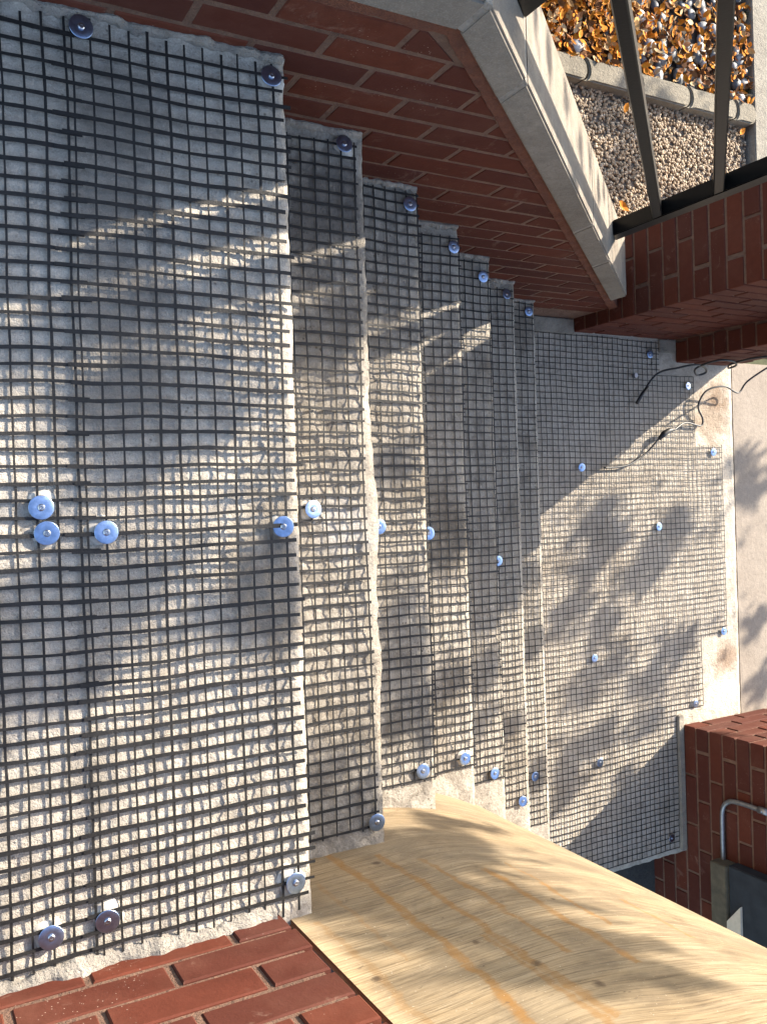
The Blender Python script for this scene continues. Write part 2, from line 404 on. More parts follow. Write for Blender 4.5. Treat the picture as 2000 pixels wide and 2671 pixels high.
# --- left stair wall
CS = -.855                                         # slope of the coping
def cop_top(x): return min(.117 + CS * (x - .93), .283)
def wall_top(x): return min(cop_top(x) - .112, .188)
lw = thing('stair_wall', 'dark red brick stair wall with sloping pale stone coping, left of the steps', 'brick wall', (1.2, .79, -1.4))
XA, XP = -.45, 2.333
xk = .93 + (.188 + .112 - .117) / CS               # where the slope begins
core = []
prof = [(XA, ZL - .1), (XP, ZL - .1), (XP, wall_top(XP)), (xk, .188), (XA, .188)]
n = len(prof); v = [(x, YL + .0018, z) for x, z in prof] + [(x, .868, z) for x, z in prof]
f = [tuple(range(n)), tuple(range(2 * n - 1, n - 1, -1))] + [((i + 1) % n, i, n + i, n + (i + 1) % n) for i in range(n)]
link_mesh('mortar_core', v, f, M['mortar'], lw)
PIT, LEN = .0688, .205
for c in range(-20, 3):
    zt = .0975 + PIT * (c + 1); zb = zt - PIT
    ph = .692 if c % 2 == 0 else .692 - LEN / 2
    i0 = int((XA - ph) / LEN) - 1
    for i in range(i0, i0 + 16):
        a0, a1 = ph + LEN * i + JOINT / 2, ph + LEN * (i + 1) - JOINT / 2
        a0 = max(a0, XA); a1 = min(a1, XP - .002)
        if a1 - a0 < .02: continue
        # hidden behind the steps: leave out
        kk = 0 if a1 < X0 else int((a1 - X0) / T) + 1
        if zt < max(ZL, -RISE * (kk + 1)) - .02: continue
        poly = [(a0, zb + JOINT / 2), (a1, zb + JOINT / 2), (a1, zt - JOINT / 2), (a0, zt - JOINT / 2)]
        pl = clip_poly(poly, lambda x, z: wall_top(xk + .001) - z if x < xk else (wall_top(x) - .004) - z)
        if len(pl) < 3: continue
        if max(p[0] for p in pl) - min(p[0] for p in pl) < .012 or max(p[1] for p in pl) - min(p[1] for p in pl) < .012: continue
        if len(pl) == 4 and pl == poly: put_brick(lw, '-Y', YL, a0, a1, zb + JOINT / 2, zt - JOINT / 2, M['brick'])
        else: put_brick(lw, '-Y', YL, a0, a1, zb + JOINT / 2, zt - JOINT / 2, M['brick'], poly=pl)
# mortar bed under the coping
bed = MB()
def strip(x0, x1, y, n=60):
    v = []; f = []
    for i in range(n + 1):
        x = x0 + (x1 - x0) * i / n; zt = cop_top(x) - .070; zb = wall_top(x) - .006 + .004 * nz(x * 40, 3, 1); w = .004 + .004 * nz(x * 30, 1, 2)
        v += [(x, y + .003, zb), (x, y - w, zb + .006), (x, y - w, zt), (x, y + .15, zt)]
    for i in range(n):
        for q in range(3): a = i * 4 + q; f.append((a, a + 4, a + 5, a + 1))
    return v, f
v, f = strip(XA, xk, YL); bed.add(v, f); v, f = strip(xk, XP, YL, 240); bed.add(v, f)
bed.build('mortar_bed', M['mortar_orange'], lw)
# coping stones: front edge overhangs the brick
CY0, CY1, CT = .680, .886, .078
def coping_stone(xa, xb, ya=CY0, yb=CY1, dz=0.0):
    pts = []
    def ring(x):
        z = cop_top(x) + dz; return [(x, ya, z - CT), (x, ya, z), (x, yb, z), (x, yb, z - CT)]
    v = ring(xa) + ring(xb)
    f = [(0, 1, 2, 3)[::-1], (4, 5, 6, 7)] + [(q, (q + 1) % 4, 4 + (q + 1) % 4, 4 + q) for q in range(4)]
    o = link_mesh('coping_stone', v, f, M['coping'], lw)
    bm = bmesh.new(); bm.from_mesh(o.data); bmesh.ops.recalc_face_normals(bm, faces=bm.faces[:])
    bmesh.ops.bevel(bm, geom=bm.edges[:], offset=.004, segments=2, affect='EDGES'); bm.to_mesh(o.data); bm.free(); return o
xm = .93 + (.283 - .117) / CS
coping_stone(XA, xm - .004)
for a, b in ((xm + .004, .920), (.928, 1.547), (1.553, 1.827), (1.833, 2.205)): coping_stone(a, b, dz=U(-.001, .001))
mj = MB()
for x in (xm, .924, 1.55, 1.83):
    z = cop_top(x); v, f = box_vf(x - .008, x + .008, CY0 + .0016, CY1 - .002, z - CT + .002, z - .0016); v = [(p[0], p[1], p[2] + CS * (p[0] - x) * (1 if x > xm else .5)) for p in v]; mj.add(v, f)
mj.build('coping_joint', M['mortar_grey'], lw)

# --- generic brick mass (core + faces) for piers
def brick_face(parent, face, plane, a0, a1, z0, z1, mat, phase=0.0, start_side=None, zbase=ZL, pit=.0667):
    """running bond from a0 to a1. start_side: 'lo'/'hi' = the outer corner, whose courses start with stretcher / header in turn"""
    c0 = int(math.floor((z0 - zbase) / pit)); c1 = int(round((z1 - zbase) / pit))
    for c in range(c0, c1):
        zb = zbase + c * pit + JOINT / 2; zt = zbase + (c + 1) * pit - JOINT / 2
        if start_side == 'lo':
            first = a0 if (c % 2 == phase) else a0 + .0975 - LEN + .0  # even courses start with a full brick
            xs = first + LEN * 0
            edges = [a0] + [first + LEN * i for i in range(1, 12)]
            if c % 2 != phase: edges = [a0 + .1015] + [first + LEN * i for i in range(2, 12)]
        elif start_side == 'hi':
            edges = [a1 - LEN * i for i in range(0, 12)] if c % 2 == phase else [a1 - .1015] + [a1 - .0975 - LEN * i for i in range(1, 12)]
            edges = edges[::-1]
        else:
            edges = [a0 - LEN + (LEN / 2 if c % 2 == phase else 0) + LEN * i for i in range(0, 14)]
        for i in range(len(edges) - 1):
            e0, e1 = max(edges[i], a0), min(edges[i + 1], a1)
            e0 += 0 if (start_side == 'lo' and abs(e0 - a0) < 1e-6) else JOINT / 2
            e1 -= 0 if (start_side == 'hi' and abs(e1 - a1) < 1e-6) else JOINT / 2
            if e1 - e0 < .025: continue
            put_brick(parent, face, plane, e0, e1, zb, zt, mat)
def cap_stone(parent, b6): box('cap_stone', b6, M['coping'], parent, .006)
# left pier at the foot of the stair
lp = thing('brick_pier', 'shaded brick pier at the foot of the stair wall behind the black post', 'brick pier', (2.6, .80, ZL))
box('mortar_core', (2.3395, 2.882, .6495, .955, ZL - .2, .0), M['mortar'], lp)
brick_face(lp, '-X', 2.335, .645, .960, ZL, .0, M['brick'], 0, 'lo')
brick_face(lp, '-Y', .645, 2.335, 2.885, ZL, .0, M['brick'], 1, 'lo')
cap_stone(lp, (2.31, 2.90, .62, .985, .0, .07))
# narrower jamb beyond it
jp = thing('brick_pier', 'shaded brick jamb with dangling black cable beyond the first left pier', 'brick pier', (3.05, .75, ZL))
box('mortar_core', (2.8925, 3.215, .5565, .955, ZL - .2, .0), M['mortar'], jp)
brick_face(jp, '-X', 2.888, .552, .640, ZL, .0, M['brick'], 0, 'lo')
brick_face(jp, '-Y', .552, 2.888, 3.22, ZL, .0, M['brick'], 1, 'lo')
brick_face(jp, '+X', 3.22, .552, .960, ZL, .0, M['brick'], 0)
cap_stone(jp, (2.905, 3.24, .53, .985, .002, .072))
# right pier
rp = thing('brick_pier', 'sunlit red brick pier at lower right with grey conduit', 'brick pier', (3.1, -1.5, ZL))
box('mortar_core', (2.8745, 3.40, -2.60, -.9795, -1.66, .05), M['mortar'], rp)
brick_face(rp, '-X', 2.870, -2.60, -.975, -1.60, .03, M['brick'], 0, 'hi')
brick_face(rp, '+Y', -.975, 2.870, 3.40, ZL, .03, M['brick'], 1, 'lo')
cap_stone(rp, (2.845, 3.42, -2.62, -.95, .052, .12))
# smooth grey plinth blocks at the feet of the piers
pb = box('plinth_block', (1.995, 2.333, .636, .693, ZL - .01, ZL + .012), M['kerbside'], lw, .003)
box('plinth_block', (2.79, 2.886, .590, .644, ZL - .01, ZL + .010), M['kerbside'], lp, .003)
box('plinth_strip', (2.835, 2.868, -1.50, -.93, ZL - .01, ZL + .012), M['kerbside'], rp, .004)

# --- right wall beside the top landing
rw = thing('stair_wall', 'sunlit orange red brick wall beside top landing, ending at the plywood', 'brick wall', (.05, -.72, 0))
box('mortar_core', (-.45, .484, -.80, YR - .0030, -.3, .66), M['mortar'], rw)
for c in range(0, 10):
    zb = .049 + .0688 * (c - 1); zt = zb + .0688
    ph = .203 if c % 2 == 0 else .1005
    for i in range(-5, 3):
        a0, a1 = ph + LEN * i + JOINT / 2, min(ph + LEN * (i + 1) - JOINT / 2, .497 + U(-.004, .004))
        a0 = max(a0, -.45)
        if a1 - a0 < .03: continue
        put_brick(rw, '+Y', YR, a0, a1, zb + .0045, zt - .0045, M['brick'], jit=.002)
v = []; f = []
n = 150
for i in range(n + 1):
    x = -.45 + (.485 + .45) * i / n; w = max(.002, .018 + .016 * nz(x * 12, 4, 0) + .008 * nz(x * 60, 2, 4)); h = max(.002, .016 + .012 * nz(x * 18, 5, 7) + .006 * nz(x * 60, 3, 1))
    v += [(x, YR + w, -.003), (x, YR + w * .75, h * .4), (x, YR + w * .25, h * .9), (x, YR - .002, h)]
for i in range(n):
    for q in range(3): a = i * 4 + q; f.append((a, a + 4, a + 5, a + 1))
link_mesh('mortar_fillet', v, f, M['mortar_grey'], rw)

# ------------------------------------------------------------------ plywood form, bent to a curve
def ply_mat():
    m, nt, b = new_mat('construction_plywood'); k = NB(nt)
    uv = k.n.new('ShaderNodeUVMap').outputs[0]
    sep = k.n.new('ShaderNodeSeparateXYZ'); nt.links.new(uv, sep.inputs[0])
    wob = k.noise(1.6, 2, .5, vec=uv)
    vv = k.math('ADD', sep.outputs[1], k.math('MULTIPLY', wob, .13))
    comb = k.n.new('ShaderNodeCombineXYZ'); nt.links.new(sep.outputs[0], comb.inputs[0]); nt.links.new(vv, comb.inputs[1])
    g1 = k.noise(15, 6, .65, vec=k.scaled(comb.outputs[0], (.35, 3.4, 1)))
    g2 = k.noise(75, 6, .75, vec=k.scaled(comb.outputs[0], (.10, 3.6, 1)))
    g3 = k.noise(3.4, 4, .6, vec=uv)
    c = k.mixc(k.ramp(g1, [(.30, 0), (.72, 1)]), (.30, .232, .145), (.205, .148, .083))
    c = k.mixc(k.math('MULTIPLY', k.ramp(g2, [(.46, 0), (.62, 1)]), .85), c, (.085, .057, .031))
    c = k.mixc(k.math('MULTIPLY', k.ramp(g3, [(.45, 0), (.70, 1)]), .45), c, (.20, .165, .115))
    c = k.mixc(k.math('MULTIPLY', k.ramp(k.noise(5.5, 6, .7, vec=k.scaled(uv, (1, 1.6, 1)), dist=.7), [(.46, 0), (.64, 1)]), .65), c, (.105, .078, .05))
    # orange glue / filler runs down the sheet
    rag = k.math('MULTIPLY', k.math('SUBTRACT', k.noise(22, 5, .7, vec=uv), .5), .035)
    slow = k.math('MULTIPLY', k.math('SUBTRACT', k.noise(3.5, 2, .5, vec=uv), .5), .05)
    u2 = k.math('ADD', k.math('ADD', sep.outputs[0], rag), slow)
    for u0, w, z0, z1, a in ((.668, .013, -.20, .60, .75), (.750, .013, -.16, .45, .65), (.815, .009, -.10, .30, .7), (.890, .014, -.03, .36, .75), (.735, .009, .20, .60, .6),
                             (.665, .016, .33, .70, .5), (.955, .008, .05, .24, .7), (.96, .006, -.05, .09, .5), (1.078, .007, .12, .29, .7), (.545, .010, .03, .35, .35), (.60, .007, -.1, .2, .3)):
        d = k.math('ABSOLUTE', k.math('SUBTRACT', u2, u0))
        msk = k.math('SUBTRACT', 1, k.math('DIVIDE', d, w * .8), True)
        msk = k.ramp(msk, [(.05, 0), (.6, 1)])
        zz = k.math('ADD', sep.outputs[1], k.math('MULTIPLY', rag, 2.0))
        e = k.math('MULTIPLY', k.math('GREATER_THAN', zz, z0), k.math('LESS_THAN', zz, z1))
        c = k.mixc(k.math('MULTIPLY', k.math('MULTIPLY', k.math('MULTIPLY', msk, e), a), k.ramp(k.noise(30, 4, .7, vec=uv), [(.32, .45), (.55, 1)])), c, (.20, .10, .026))
    sc_ = k.ramp(k.noise(70, 3, .6, vec=k.scaled(uv, (.5, 1.4, 1)), dist=1.5), [(.66, 0), (.72, 1)])
    c = k.mixc(k.math('MULTIPLY', sc_, .6), c, (.08, .058, .036))
    c = k.mixc(k.math('MULTIPLY', k.ramp(k.noise(240, 2, .5, vec=uv), [(.68, 0), (.74, 1)]), .5), c, (.45, .40, .32))
    # dark nicks and knots
    nk = k.ramp(k.vor(34, vec=k.scaled(uv, (.6, 1.3, 1))), [(.03, 1), (.07, 0)])
    c = k.mixc(k.math('MULTIPLY', nk, k.ramp(k.noise(6, 2, vec=uv), [(.45, 0), (.55, .8)])), c, (.07, .045, .025))
    for (u0, z0, r) in ((.726, -.12, .012), (.712, .209, .010), (.543, .221, .012), (.751, .30, .013), (.789, .382, .014), (.924, .126, .007)):
        vd = k.n.new('ShaderNodeVectorMath'); vd.operation = 'DISTANCE'; vd.inputs[1].default_value = (u0, z0, 0); nt.links.new(uv, vd.inputs[0])
        dd = k.math('ADD', k.math('DIVIDE', vd.outputs['Value'], r), k.math('MULTIPLY', k.math('SUBTRACT', k.noise(90, 3, vec=uv), .5), 1.0))
        c = k.mixc(k.math('MULTIPLY', k.ramp(dd, [(.25, 1), (.8, 0)]), .85), c, (.06, .038, .022))
    nt.links.new(c, b.inputs['Base Color']); b.inputs['Roughness'].default_value = .72; b.inputs['Specular IOR Level'].default_value = .25
    p = k.bump(g2, .35, .003, b); k.bump(g1, .3, .004, b, p)
    return m
M['ply'] = ply_mat()
M['plyedge'] = plain('plywood_edge', (.34, .19, .09), .8, 0, .4, 60, .3)
us = lin(.512, PX, 6) + lin(PX, PX + PR * 1.25, 60)[1:]
zs = lin(-1.45, .66, 40); v = []; uvl = []; f = []
def ply_xy(u, off=0.0):
    if u <= PX: return Vector((u, PY - off, 0)), Vector((0, 1, 0))
    a = (u - PX) / PR; n_ = Vector((math.sin(a), math.cos(a), 0)); c_ = Vector((PX, PY - PR, 0)); return c_ + n_ * (PR - off), n_
TH = .012
for off in (0, TH):
    for u in us:
        for z in zs:
            p, n_ = ply_xy(u, off); w = .0012 * nz(u * 3, z * 3, 5); v.append((p.x + n_.x * w, p.y + n_.y * w, z)); uvl.append((u, z))
nu, nzv = len(us), len(zs); A = nu * nzv
fm = []
for i in range(nu - 1):
    for j in range(nzv - 1):
        a = i * nzv + j; f.append((a, a + 1, a + nzv + 1, a + nzv)); fm.append(0)
        a += A; f.append((a, a + nzv, a + nzv + 1, a + 1)); fm.append(0)
for i in range(nu - 1):
    for j in (0, nzv - 1):
        a = i * nzv + j; f.append((a, a + nzv, a + nzv + A, a + A)); fm.append(1)
for i in (0, nu - 1):
    for j in range(nzv - 1):
        a = i * nzv + j; f.append((a, a + 1, a + 1 + A, a + A)); fm.append(1)
ply = link_mesh('plywood_form', v, f, [M['ply'], M['plyedge']], None, None, True, fm)
uvm = ply.data.uv_layers.new(name='UVMap')
for lp_ in ply.data.loops: uvm.data[lp_.index].uv = uvl[lp_.vertex_index]
tag(ply, 'bent sheet of stained yellow plywood curving along the right side of the stairs', 'plywood')
for u in (.62, 1.0, 1.4, 1.8):                       # studs that hold the form, behind the sheet
    p, n_ = ply_xy(u, TH + .046); a = math.atan2(n_.y, n_.x)
    vv, ff = box_vf(-.044, .044, -.019, .019, -1.45, .6); o = link_mesh('stud', vv, ff, M['oldwood'], ply); o.location = (p.x, p.y, 0); o.rotation_euler = (0, 0, a)

# ------------------------------------------------------------------ black railing on the coping
rail = thing('guard_railing', 'black steel guard railing standing on the sloping stone coping', 'railing', (1.932, .805, cop_top(1.932)))
RY = .805
def post(x, w=.046, h=.78):
    z = cop_top(x); v, f = box_vf(x - w / 2, x + w / 2, RY - w / 2, RY + w / 2, 0, 0)
    v = [(p[0], p[1], (cop_top(p[0]) - .002) if i < 4 else z + h) for i, p in enumerate(v)]
    o = link_mesh('post', v, f, M['black_metal'], rail)
    bm = bmesh.new(); bm.from_mesh(o.data); bmesh.ops.bevel(bm, geom=[e for e in bm.edges], offset=.003, segments=2, affect='EDGES'); bm.to_mesh(o.data); bm.free()
    v, f = box_vf(x - w / 2 - .004, x + w / 2 + .004, RY - w / 2 - .004, RY + w / 2 + .004, z + h, z + h + .012)
    link_mesh('post_cap', v, f, M['black_metal'], rail)
post(1.932, h=.64); post(.900, h=.64)
def railbar(h, w=.043, d=.036):
    xa, xb = .10, 1.932 - .022
    v = []
    for x in (xa, .72, xb):
        z = (.117 + CS * (x - .93) if x > .7 else .117 + CS * (.72 - .93)) + h + (-.876 + .855) * (x - 1.8)
        v += [(x, RY - w / 2, z - d / 2), (x, RY + w / 2, z - d / 2), (x, RY + w / 2, z + d / 2), (x, RY - w / 2, z + d / 2)]
    f = [(0, 1, 2, 3), (8, 9, 10, 11)[::-1]]
    for s in (0, 4):
        f += [(s + q, s + 4 + q, s + 4 + (q + 1) % 4, s + (q + 1) % 4) for q in range(4)]
    o = link_mesh('rail', v, f, M['black_metal'], rail)
    bm = bmesh.new(); bm.from_mesh(o.data); bmesh.ops.recalc_face_normals(bm, faces=bm.faces[:])
    bmesh.ops.bevel(bm, geom=bm.edges[:], offset=.003, segments=1, affect='EDGES'); bm.to_mesh(o.data); bm.free()
railbar(.178); railbar(.392); railbar(.606)

# ------------------------------------------------------------------ woven mesh sheets pinned on every tread
PXM, PYM = .0268, .0230
def mesh_sheet(label, x0, x1, y0, y1, z, seed, inside=None, over=(.004, .010), tilt=0.0, lift=1.0, base=.0038, wx=.0051, wy=.0033):
    mb = MB()
    def F(x, y):
        dx = .0035 * nz(x * 3.1 + seed, y * 3.1, 1) + .0012 * nz(x * 15, y * 15, seed) + tilt * (y - (y0 + y1) / 2)
        dy = .0065 * nz(x * 3.0, y * 2.4 + seed, 2) + .0021 * nz(x * 14, y * 14, seed + 3) - tilt * (x - (x0 + x1) / 2)
        h = base + lift * (.0075 * max(0, nz(x * 5.5, y * 4.5, seed + 5) + .05) + .0012 * nz(x * 20, y * 20, seed + 7))
        return Vector((x + dx, y + dy, z + max(.0035, h)))
    def ribbon(pts, side, w, t, zoff):
        n = len(mb.v)
        for p in pts:
            ww = w * U(.85, 1.15)
            for s_, z_ in ((-1, 0), (1, 0), (1, 1), (-1, 1)):
                mb.v.append(p + side * (s_ * ww / 2) + Vector((0, 0, zoff + z_ * t)))
        for i in range(len(pts) - 1):
            for q in range(4):
                a = n + i * 4 + q; b = n + i * 4 + (q + 1) % 4; mb.f.append((a, b, b + 4, a + 4)); mb.m.append(0)
        L = n + (len(pts) - 1) * 4
        mb.f.append((n + 3, n + 2, n + 1, n)); mb.f.append((L, L + 1, L + 2, L + 3)); mb.m += [0, 0]
    def runs(pts2):
        cur = []
        for p in pts2:
            if inside is None or inside(*p): cur.append(p)
            else:
                if len(cur) > 1: yield cur
                cur = []
        if len(cur) > 1: yield cur
    ny = int(round((y1 - y0) / PYM)); nx = int(round((x1 - x0) / PXM))
    for j in range(ny + 1):                               # strands running down the stair: flat and wide
        y = y0 + j * PYM; e0 = U(*over); e1 = U(*over); jo = U(-.0014, .0014); wj = U(.8, 1.2)
        xs_ = [x0 - e0] + [x0 + i * PXM / 2 for i in range(1, 2 * nx)] + [x0 + nx * PXM + e1]
        for r in runs([(x, y) for x in xs_]):
            ribbon([F(*p) + Vector((0, jo, 0)) for p in r], Vector((0, 1, 0)), wx * wj, .0011, .0007)
    for i in range(nx + 1):                               # cross strands: thinner
        x = x0 + i * PXM; e0 = U(*over); e1 = U(*over); jo = U(-.0014, .0014); wj = U(.8, 1.25)
        ys_ = [y0 - e0] + [y0 + j * PYM / 2 for j in range(1, 2 * ny)] + [y0 + ny * PYM + e1]
        for r in runs([(x, y) for y in ys_]):
            ribbon([F(*p) + Vector((jo, 0, 0)) for p in r], Vector((1, 0, 0)), wy * wj, .0010, -.0003)
    o = mb.build('reinforcing_mesh', M['strand'])
    return tag(o, label, 'mesh', 'black reinforcing mesh sheets pinned to the concrete')
mesh_sheet('black grid mesh on top landing at the far left, its edge overlapping the next sheet', -.4505, .2195, -.604, .672, .0, 2, over=(.014, .028), lift=.9)
mesh_sheet('black grid mesh on top landing reaching the first step edge', .2285, .5235, -.604, .672, .0016, 2, over=(.014, .030), lift=.9)
ORD = ['first', 'second', 'third', 'fourth', 'fifth', 'sixth']
for k in range(1, 7):
    xa = nose_x(k - 1) + .006; xb = nose_x(k) - (.022, .004, .004, .010, .018, .018)[k - 1]
    n_ = int((xb - xa) / PXM); xa = xb - n_ * PXM
    yr = (-.602, -.612, -.672, -.80, -.97, -1.14)[k - 1]
    mesh_sheet('black grid mesh strip on the %s tread below the top landing' % ORD[k - 1], xa, xb, yr, .672, -RISE * k, 3 + k, over=(.003, .008), lift=.8, wx=(.0047, .0044, .0039, .0036, .0034, .0034)[k - 1], wy=(.0028, .0027, .0026, .0025, .0025, .0025)[k - 1])
def in_land(x, y):
    if y > .50: return x < 2.80
    if y > .215: return x < 2.995
    if y > -.63: return x < 3.165
    if y > -.915: return x < 2.995
    return x < 2.838
mesh_sheet('large black grid mesh covering the lower landing between the brick piers', 1.998, 3.162, -1.483, .630, ZL, 12, inside=in_land, over=(.002, .005), lift=.7, wx=.0029, wy=.0024)

# ------------------------------------------------------------------ washers that pin the mesh
def washer_mesh():
    mb = MB(); N = 28; ro, ri = .0165, .004
    prof = [(ro, -.0007), (ro, .0001), (ro * .96, .0004), (ri * 1.6, .0000), (ri, -.0002)]
    for r, z in prof:
        for q in range(N): a = 2 * math.pi * q / N; mb.v.append(Vector((r * math.cos(a), r * math.sin(a), z)))
    for i in range(len(prof) - 1):
        for q in range(N): mb.f.append((i * N + q, i * N + (q + 1) % N, (i + 1) * N + (q + 1) % N, (i + 1) * N + q)); mb.m.append(0)
    return mb
def head_mesh():
    mb = MB(); N = 12
    prof = [(.0048, -.002), (.0048, .0016), (.0036, .0028), (.0018, .0030), (.0012, .0018)]
    for r, z in prof:
        for q in range(N): a = 2 * math.pi * q / N; mb.v.append(Vector((r * math.cos(a), r * math.sin(a), z)))
    for i in range(len(prof) - 1):
        for q in range(N): mb.f.append((i * N + q, i * N + (q + 1) % N, (i + 1) * N + (q + 1) % N, (i + 1) * N + q)); mb.m.append(0)
    mb.f.append(tuple((len(prof) - 1) * N + q for q in range(N))); mb.m.append(0); return mb
def patch_mesh(seed):
    mb = MB(); N = 18
    for r, z in ((1.0, -.003), (.85, .0004), (0.0, .0010)):
        for q in range(N):
            a = 2 * math.pi * q / N; rr = .0195 * r * (1 + .35 * nz(math.cos(a) * 1.3, math.sin(a) * 1.3, seed)); mb.v.append(Vector((rr * math.cos(a), rr * math.sin(a), z)))
    for i in range(2):
        for q in range(N): mb.f.append((i * N + q, i * N + (q + 1) % N, (i + 1) * N + (q + 1) % N, (i + 1) * N + q)); mb.m.append(0)
    return mb
w0 = washer_mesh().build('plate', M['zinc'], None, None, True); wd = w0.data; bpy.data.objects.remove(w0)
h0 = head_mesh().build('screw_head', M['screw'], None, None, False); hd = h0.data; bpy.data.objects.remove(h0)
M['grout'] = plain('pale_grout', (.56, .51, .43), .9, 0, .2, 200, .5)
pd = []
for q in range(4):
    p0 = patch_mesh(q * 3.3).build('grout_dab', M['grout'], None, None, True); pd.append(p0.data); bpy.data.objects.remove(p0)
GW = 'washers pinning the mesh'
WASH = [
 (0, .243, .670, 'on top landing at upper left beside the left brick wall', 0),
 (0, .522, .659, 'at the top landing corner nearest the left brick wall', 1),
 (0, .169, .009, 'on top landing, left and upper one of a touching pair', 1),
 (0, .175, -.026, 'on top landing, left and lower one of a touching pair', 1),
 (0, .253, -.028, 'on top landing standing alone right of the touching pair', 1),
 (0, .517, -.031, 'on the middle of the first step edge', 1),
 (0, .162, -.571, 'above the right brick wall, leftmost in the lower row', 1),
 (0, .236, -.568, 'above the right brick wall, second in the lower row', 1),
 (0, .518, -.581, 'at the top landing corner where brick meets plywood', 1),
 (1, .745, .667, 'on the first tread at its brick wall end', 1), (1, .658, -.007, 'in the middle of the first tread', 1), (1, .767, -.598, 'on the first tread at its plywood end', 0),
 (2, 1.003, .653, 'on the second tread at its brick wall end', 0), (2, .900, -.050, 'in the middle of the second tread', 0), (2, .990, -.591, 'on the second tread at its plywood end', 0),
 (3, 1.248, .640, 'on the third tread at its brick wall end', 0), (3, 1.147, -.078, 'in the middle of the third tread, half hidden by the step edge', 0), (3, 1.234, -.652, 'on the third tread at its plywood end', 1),
 (4, 1.479, .635, 'on the fourth tread at its brick wall end', 0), (4, 1.466, -.781, 'on the fourth tread at its plywood end', 0),
 (5, 1.711, .650, 'on the fifth tread at its brick wall end', 0), (5, 1.646, -.193, 'in the middle of the fifth tread, half hidden by the step edge', 0), (5, 1.713, -.964, 'on the fifth tread at its plywood end', 0),
 (6, 1.956, .655, 'on the sixth tread at its brick wall end', 0), (6, 1.921, -.973, 'on the sixth tread at its plywood end', 0),
 (7, 2.736, .579, 'on the lower landing in the shade close to the left pier', 0), (7, 2.951, .456, 'on the lower landing at the mesh corner below the cable loop', 0),
 (7, 2.351, .115, 'on the lower landing at the edge of the pier shadow', 0), (7, 3.093, .175, 'on the lower landing at the mesh edge below the wire', 0),
 (7, 2.758, -.134, 'on the lower landing in the middle among tree shadows', 0), (7, 2.388, -.639, 'on the lower landing left of centre in dappled light', 0),
 (7, 3.126, -.604, 'on the lower landing at the far right mesh corner', 0), (7, 2.942, -.896, 'on the lower landing just above the right brick pier', 1),
 (7, 2.401, -1.055, 'on the lower landing beside the tip of the right pier shadow', 1), (7, 2.780, -1.435, 'on the lower landing in the shaded corner by the right brick pier', 0)]
for i, (k, x, y, where, dab) in enumerate(WASH):
    z = -RISE * k + .0095
    e = thing('fixing_washer', 'round zinc washer ' + where, 'washer', (x, y, z), GW)
    tx, ty = U(-.10, .10), U(-.10, .10)
    e.rotation_euler = (tx, ty, U(0, 6))
    for nm, md in (('plate', wd), ('screw_head', hd)):
        o = bpy.data.objects.new(nm, md); COL.objects.link(o); o.parent = e
    if dab:
        o = bpy.data.objects.new('grout_dab', pd[i % 4]); COL.objects.link(o); o.parent = e; o.location = (U(-.006, .006), U(-.006, .006), -.0075); s = U(.9, 1.25); o.scale = (s * U(.9, 1.3), s, 1)

# ------------------------------------------------------------------ cables, conduit, electrical box
def cable(label, pts, r, plug=None):
    mb = MB(); mb.tube(smooth_path(pts, 7), r, 7); o = mb.build('cable', M['cable'], None, None, True); tag(o, label, 'cable')
    return o
c1 = cable('black cable dangling in loops down the shaded brick jamb onto the mesh',
    [(2.646, .381, -1.378), (2.735, .490, -1.36), (2.80, .512, -1.30), (2.86, .522, -1.27), (2.95, .52, -1.30), (2.99, .505, -1.33), (2.955, .495, -1.345), (2.90, .515, -1.30), (2.93, .535, -1.22), (3.01, .535, -1.21),
     (3.08, .528, -1.25), (3.07, .52, -1.28), (3.04, .53, -1.24), (3.06, .54, -1.15), (3.12, .541, -1.08), (3.17, .541, -1.10), (3.24, .56, -1.02), (3.28, .60, -.90)], .0043)
mb = MB(); mb.tube([(2.640, .372, -1.379), (2.668, .41, -1.374), (2.695, .442, -1.368)], [.0065, .008, .0055], 8); mb.build('plug', M['cable'], c1, None, True)
c2 = cable('thin black wire trailing across the mesh towards the concrete passage',
    [(2.461, .112, -1.386), (2.582, .121, -1.384), (2.691, .172, -1.383), (2.767, .245, -1.365), (2.823, .263, -1.36), (2.909, .297, -1.375), (3.010, .287, -1.385), (3.02, .316, -1.38), (2.984, .370, -1.37), (3.021, .433, -1.355), (3.111, .453, -1.34), (3.21, .43, -1.35), (3.25, .48, -1.33), (3.33, .55, -1.25), (3.36, .60, -1.1)], .0040)
mb = MB(); mb.tube([(2.752, .228, -1.37), (2.776, .25, -1.366), (2.80, .262, -1.362), (2.83, .268, -1.362)], [.008, .013, .011, .006], 8); mb.build('connector', M['cable'], c2, None, True)
st = MB(); st.tube([(2.640, .486, -1.392), (2.640, .486, -1.376)], .010, 8); so = st.build('anchor_stub', M['screw']); tag(so, 'small steel anchor stub in the mesh below the cable end', 'anchor')

